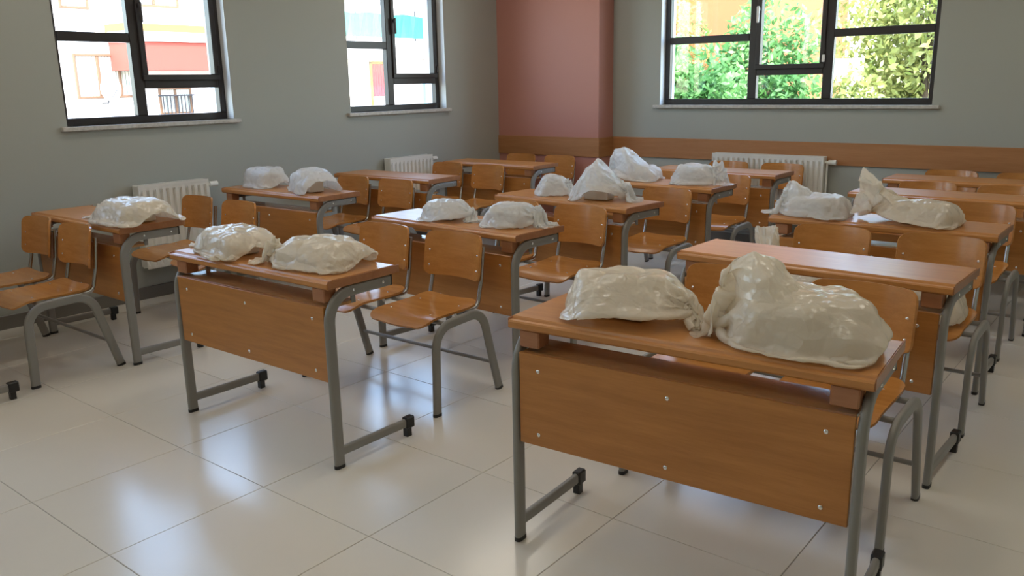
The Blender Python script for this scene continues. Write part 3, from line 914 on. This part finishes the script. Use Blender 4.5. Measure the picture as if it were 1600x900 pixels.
bag((-3.215, 5.44), 186, sp(0.42, 0.26, 0.110, 12, 0.10, 0.04, 0.06, 0.06, (0.8, 0, 0.4), peaks=[(21, 12, (0.09, 0, 0.25), 10)], slack=1.25), 'white plastic bag sloping down to the right from a high tip, near the back', GB, 'bag_clear')
bag((-2.69, 5.43), 10, sp(0.34, 0.25, 0.140, 13, 0.10, 0.06, 0.08, 0.09, (0.7, -0.4, 0.3), ch=0.7), 'open white bag with grey contents, right of the sloping bag near the back', GB, 'bag_clear', 'book')
bag((-1.53, 4.47), 183, sp(0.38, 0.28, 0.115, 14, 0.08, 0.045, 0.08, 0.08, (0.9, 0, 0.4), peaks=[(24, 12, (0.12, 0, 0.19), 5)]), 'shiny white plastic bag with a standing handle, left of the funnel-shaped bag', GB, 'bag_clear')
bag((-1.03, 4.465), 183, sp(0.42, 0.27, 0.120, 15, 0.11, 0.06, 0.08, 0.11, (1, 0, 0.2), peaks=[(34, 12, (0.235, 0.0, 0.20), 13), (35, 36, (0.24, 0.0, 0.03), 8)]), 'funnel-shaped clear plastic bag with a wide open mouth on the right-hand desk', GB, 'bag')
GS = 'white plastic bags lying on bench seats'
bag((-1.36, 3.90), 170, sp(0.36, 0.27, 0.16, 16, 0.20, 0.03, 0.13, 0.055, (0.15, 0.45, 1), hold=True), 'white plastic bag with upright ears on the left seat behind the bare desk', GS, 'bag', surface=0.464)
bag((-0.82, 3.90), 180, sp(0.32, 0.27, 0.15, 17, 0.06, 0.03, 0.06, 0.05), 'white plastic bag on the right seat behind the bare desk', GS, 'bag', surface=0.464)


# bake the crumpled film and keep it just above the surface it lies on
dg = bpy.context.evaluated_depsgraph_get()
films = [o for o in COL.objects if o.name.split('.')[0] == 'film']
baked = [(o, bpy.data.meshes.new_from_object(o.evaluated_get(dg))) for o in films]
for o, me in baked:
    o.modifiers.clear(); o.data = me
    co = np.empty(len(me.vertices) * 3, np.float32); me.vertices.foreach_get('co', co)
    co = co.reshape(-1, 3); co[:, 2] = np.maximum(co[:, 2], 0.0008); me.vertices.foreach_set('co', co.ravel()); me.update()

# ---------------------------------------------------------------- outside
GZ = -1.3
g_ = MB().box(-60, 40, YB + TH + 0.02, 70, GZ - 0.3, GZ).box(-60, XL - TH - 0.02, -30, YB + TH + 0.02, GZ - 0.3, GZ).build('ground_outside', 'ground')
tag(g_, 'street and yard ground outside the windows', kind='structure')

XA = -22.0
def far_window(root, y0, y1, z0, z1, x=XA, n=2, bars=False, cloth='curtain'):
    w = MB().cbox(x - 0.03, x + 0.05, y0, y1, z0 - 0.06, z0, 0.01)
    w.cbox(x - 0.03, x + 0.05, y0, y1, z1, z1 + 0.06, 0.01)
    w.cbox(x - 0.03, x + 0.05, y0 - 0.06, y0, z0 - 0.06, z1 + 0.06, 0.01); w.cbox(x - 0.03, x + 0.05, y1, y1 + 0.06, z0 - 0.06, z1 + 0.06, 0.01)
    for k in range(1, n):
        yy = y0 + (y1 - y0) * k / n
        w.cbox(x - 0.03, x + 0.045, yy - 0.035, yy + 0.035, z0, z1, 0.01)
    fo = w.build('window_frame', 'ext_brown', root)
    c = MB(); m = 22; vs = []
    for k in range(m * n + 1):
        yy = y0 + (y1 - y0) * k / (m * n); vs += [(x - 0.005 + 0.012 * math.sin(k * 1.9), yy, z0), (x - 0.005 + 0.012 * math.sin(k * 1.9), yy, z1)]
    c.add(vs, [(2*k, 2*k+2, 2*k+3, 2*k+1) for k in range(m * n)]); c.build('curtain', cloth, fo)
    for k in range(n):
        p0 = y0 + (y1 - y0) * k / n; p1 = y0 + (y1 - y0) * (k + 1) / n
        MB().box(x + 0.018, x + 0.022, p0 + 0.02, p1 - 0.02, z0, z1).build('pane', 'glass', fo)
    if bars:
        b = MB(); yy = y0
        while yy <= y1 + 1e-6:
            b.box(x + 0.12, x + 0.14, yy - 0.012, yy + 0.012, z0 - 0.1, z0 + 0.45); yy += (y1 - y0) / 8
        b.box(x + 0.11, x + 0.15, y0 - 0.08, y1 + 0.08, z0 + 0.43, z0 + 0.47).box(x + 0.11, x + 0.15, y0 - 0.08, y1 + 0.08, z0 - 0.1, z0 - 0.06)
        b.box(x, x + 0.13, y0 - 0.08, y0 - 0.05, z0 + 0.43, z0 + 0.46).box(x, x + 0.13, y1 + 0.05, y1 + 0.08, z0 + 0.43, z0 + 0.46)
        b.build('window_guard', 'iron', fo)
    return fo

h1 = empty('apartment_house', (0, 0, 0))
tag(h1, 'white apartment house with salmon balcony seen through the left window', 'building')
MB().box(XA - 6, XA, 2.0, 14.9, GZ, 5.2).build('house_wall', 'ext_white', h1)
MB().box(XA + 0.002, XA + 0.9, 10.9, 14.9, 2.0, 2.71).build('balcony_front', 'ext_salmon', h1)
MB().box(XA + 0.002, XA + 0.98, 10.85, 14.95, 2.713, 2.95).build('balcony_slab', 'ext_white', h1)
MB().box(XA + 0.002, XA + 0.94, 10.85, 14.95, 2.953, 3.14).build('ochre_band', 'ext_yellow', h1)
MB().box(XA + 0.002, XA + 0.9, 10.9, 14.9, 3.143, 3.5).build('parapet', 'ext_white', h1)
MB().box(XA - 6.3, XA + 0.6, 1.7, 15.0, 5.2, 5.45).build('roof', 'ext_brown', h1)
far_window(h1, 10.0, 11.63, 1.38, 2.36, n=3)
far_window(h1, 12.15, 13.0, 0.9, 1.5, n=2, bars=True)
far_window(h1, 9.85, 10.45, 3.55, 4.6, n=1)
far_window(h1, 7.2, 8.6, 1.38, 2.36, n=2)
far_window(h1, 11.6, 12.9, 3.7, 4.7, n=2)
d = empty('satellite_dish', (XA + 0.12, 10.55, 1.2)); tag(d, 'white satellite dish fixed beside the far curtained window', 'dish')
vs = []; fs = []
for j in range(6):
    for i in range(18):
        a = 2 * math.pi * i / 18; r_ = 0.27 * (j + 0.02) / 5
        vs.append((0.35 - 0.9 * r_ * r_ * -1, r_ * math.cos(a), 0.35 + r_ * math.sin(a) * 1.1))
for j in range(5):
    for i in range(18): fs.append((j*18 + i, j*18 + (i+1) % 18, (j+1)*18 + (i+1) % 18, (j+1)*18 + i))
MB().add(vs, fs).build('reflector', 'dish', d, True)
MB().sweep([(-0.117, 0, 0), (0.2, 0, 0), (0.33, 0, 0.33)], circ(0.02), (0, 1, 0)).build('mount_arm', 'iron', d)
MB().sweep([(0.36, 0, 0.1), (0.75, 0, 0.33)], circ(0.012), (0, 1, 0)).build('feed_arm', 'iron', d)

h2 = empty('low_house', (0, 0, 0))
tag(h2, 'low white house with turquoise tarpaulin fence seen through the narrow window', 'building')
MB().box(XA - 7, XA, 15.9, 30, GZ, 2.38).build('house_wall', 'ext_white', h2)
MB().box(XA - 7, XA + 0.8, 15.8, 30.1, 2.383, 2.95).build('roof_slab', 'ext_white', h2)
MB().box(XA - 7, XA - 3.5, 19.6, 30, 2.953, 5.4).build('roof_room', 'ext_white', h2)
far_window(h2, 21.4, 22.6, 3.5, 4.6, XA - 3.5, 1)
m_ = MB(); vs = []
for k in range(81):
    yy = 16.2 + 13.6 * k / 80; dx = 0.03 * math.sin(k * 1.3) + 0.02 * math.sin(k * 3.1)
    vs += [(XA + 0.35 + dx, yy, 3.08), (XA + 0.35 - dx, yy, 3.83 + 0.03 * math.sin(k * 0.7))]
    vs += [(XA + 0.33 + dx, yy, 3.08), (XA + 0.33 - dx, yy, 3.83 + 0.03 * math.sin(k * 0.7))]
for k in range(80):
    a_ = 4 * k; m_.f += [(a_, a_+4, a_+5, a_+1), (a_+2, a_+3, a_+7, a_+6), (a_+1, a_+5, a_+7, a_+3), (a_, a_+2, a_+6, a_+4)]
m_.v = vs
m_.build('tarpaulin', 'tarp', h2)
for k in range(6):
    yy = 16.3 + 2.7 * k
    MB().sweep([(XA + 0.28, yy, 2.953), (XA + 0.28, yy, 4.0)], circ(0.03), (0, 1, 0)).build('fence_post', 'iron', h2)
fo = MB().cbox(XA - 0.02, XA + 0.06, 19.72, 19.8, GZ, 2.3, 0.01).cbox(XA - 0.02, XA + 0.06, 20.6, 20.68, GZ, 2.3, 0.01).cbox(XA - 0.02, XA + 0.06, 19.72, 20.68, 2.22, 2.3, 0.01).build('door_frame', 'ext_yellow', h2)
vs = []
for k in range(41):
    yy = 19.8 + 0.8 * k / 40; vs += [(XA + 0.03 + 0.025 * math.sin(k * 1.1), yy, 1.15), (XA + 0.03 + 0.015 * math.sin(k * 1.1), yy, 2.22)]
MB().add(vs, [(2*k, 2*k+2, 2*k+3, 2*k+1) for k in range(40)]).build('door_curtain', 'red_cloth', fo)
MB().cbox(XA + 0.01, XA + 0.06, 22.2, 23.0, -0.2, 1.57, 0.01).build('blue_door', 'blue', h2)

h3 = empty('orange_house', (0, 0, 0)); tag(h3, 'orange rendered house behind the trees of the back window', 'building')
MB().box(-16.5, -8.6, 21, 27, GZ, 7.5).build('house_wall', 'ext_orange', h3)
MB().box(-16.9, -8.3, 20.6, 27.4, 7.5, 7.8).build('roof', 'ext_brown', h3)
h4 = empty('white_house', (0, 0, 0)); tag(h4, 'white house glimpsed through the loose tree', 'building')
MB().box(-7.6, 4, 27, 33, GZ, 4.0).build('house_wall', 'ext_white', h4)
MB().box(-7.9, 4.3, 26.7, 33.3, 4.0, 4.25).build('roof', 'ext_salmon', h4)
sb = empty('sign_board', (-4.15, 13.2, GZ)); tag(sb, 'plain white board on a red post outside the back window', 'board')
MB().cbox(-0.22, 0.22, -0.02, 0.02, 2.72, 3.06, 0.005).build('board', 'sign', sb)
MB().box(-0.32, -0.26, -0.03, 0.03, 0, 3.0).box(-0.26, -0.2, -0.01, 0.01, 2.8, 2.86).build('post', 'ext_salmon', sb)

def plant(name, loc, rx, ry, z0, z1, n, mat, label, cat, seed, leaf=0.068, trunk=0.06, gaps=0.0):
    g = np.random.default_rng(seed)
    t = empty(name, (loc[0], loc[1], GZ)); tag(t, label, cat, 'trees and shrubs outside the back window')
    zc, rz_ = (z0 + z1) / 2 - GZ, (z1 - z0) / 2
    nc = 26
    cl = g.normal(0, 1, (nc, 3)); cl /= np.linalg.norm(cl, axis=1)[:, None]; cl *= g.uniform(0.35, 0.95, (nc, 1))
    k = g.integers(0, nc, n)
    p = cl[k] + g.normal(0, 0.20 - 0.06 * gaps, (n, 3))
    ln = np.linalg.norm(p, axis=1)[:, None]; p = np.where(ln > 1, p / ln * (1 - 0.25 * g.random((n, 1)) ** 2), p)
    p = p * np.array([rx, ry, rz_]) + np.array([0, 0, zc])
    p[:, 2] = np.maximum(p[:, 2], 0.05)
    a = g.normal(0, 1, (n, 3)); a /= np.linalg.norm(a, axis=1)[:, None]
    b = np.cross(a, g.normal(0, 1, (n, 3))); b /= np.linalg.norm(b, axis=1)[:, None]
    s = g.uniform(0.6, 1.2, (n, 1)) * leaf
    q = np.stack([p - a * s, p + b * s * 0.42 , p + a * s, p - b * s * 0.42], 1).reshape(-1, 3)
    me = bpy.data.meshes.new('foliage'); me.from_pydata(q.tolist(), [], np.arange(4 * n).reshape(-1, 4).tolist())
    fo = link('foliage', me, mat, t); fo['kind'] = 'stuff'
    tr = MB().sweep([(0, 0, 0), (0.03, 0.02, zc * 0.6), (0.0, 0.05, zc + rz_ * 0.3)], circ(trunk, 8), (0, 1, 0)).build('trunk', 'bark', t, True)
    for k in range(7):
        e = cl[k] * np.array([rx, ry, rz_]) * 0.8 + np.array([0, 0, zc])
        MB().sweep([(0.02, 0.02, zc * (0.55 + 0.05 * k)), tuple(e)], circ(trunk * 0.35, 6), (0.3, 1, 0.1)).build('branch', 'bark', t, True)
    return t
plant('leafy_shrub', (-8.56, 14.2), 1.8, 0.85, GZ, 3.75, 19000, 'leaf_c', 'tall shrub with reddish leaf tips at the left of the back window', 'shrub', 1)
plant('leafy_shrub', (-5.64, 10.8), 1.15, 0.6, GZ, 2.12, 16000, 'leaf_a', 'dense green shrub low in the left part of the back window', 'shrub', 2)
plant('leafy_shrub', (-5.11, 12.5), 1.0, 0.6, GZ, 2.75, 14000, 'leaf_a', 'green shrub with upright tips behind the middle of the back window', 'shrub', 3)
plant('leafy_shrub', (-10.6, 16.4), 1.6, 0.9, GZ, 3.4, 11000, 'leaf_c', 'farther reddish shrub at the left edge of the back window', 'shrub', 5)
plant('loose_tree', (-3.47, 15.0), 1.9, 1.2, 0.05, 5.4, 12000, 'leaf_b', 'loose yellow-green tree filling the right part of the back window', 'tree', 4, 0.08, 0.09, 1.0)
plant('loose_tree', (-1.06, 18.3), 2.0, 1.5, 0.1, 6.1, 11000, 'leaf_b', 'second yellow-green tree at the far right behind the back window', 'tree', 6, 0.08, 0.09, 1.0)
plant('leafy_shrub', (-3.2, 11.3), 0.95, 0.6, GZ, 1.72, 9000, 'leaf_b', 'low yellow-green shrub under the loose tree', 'shrub', 7)
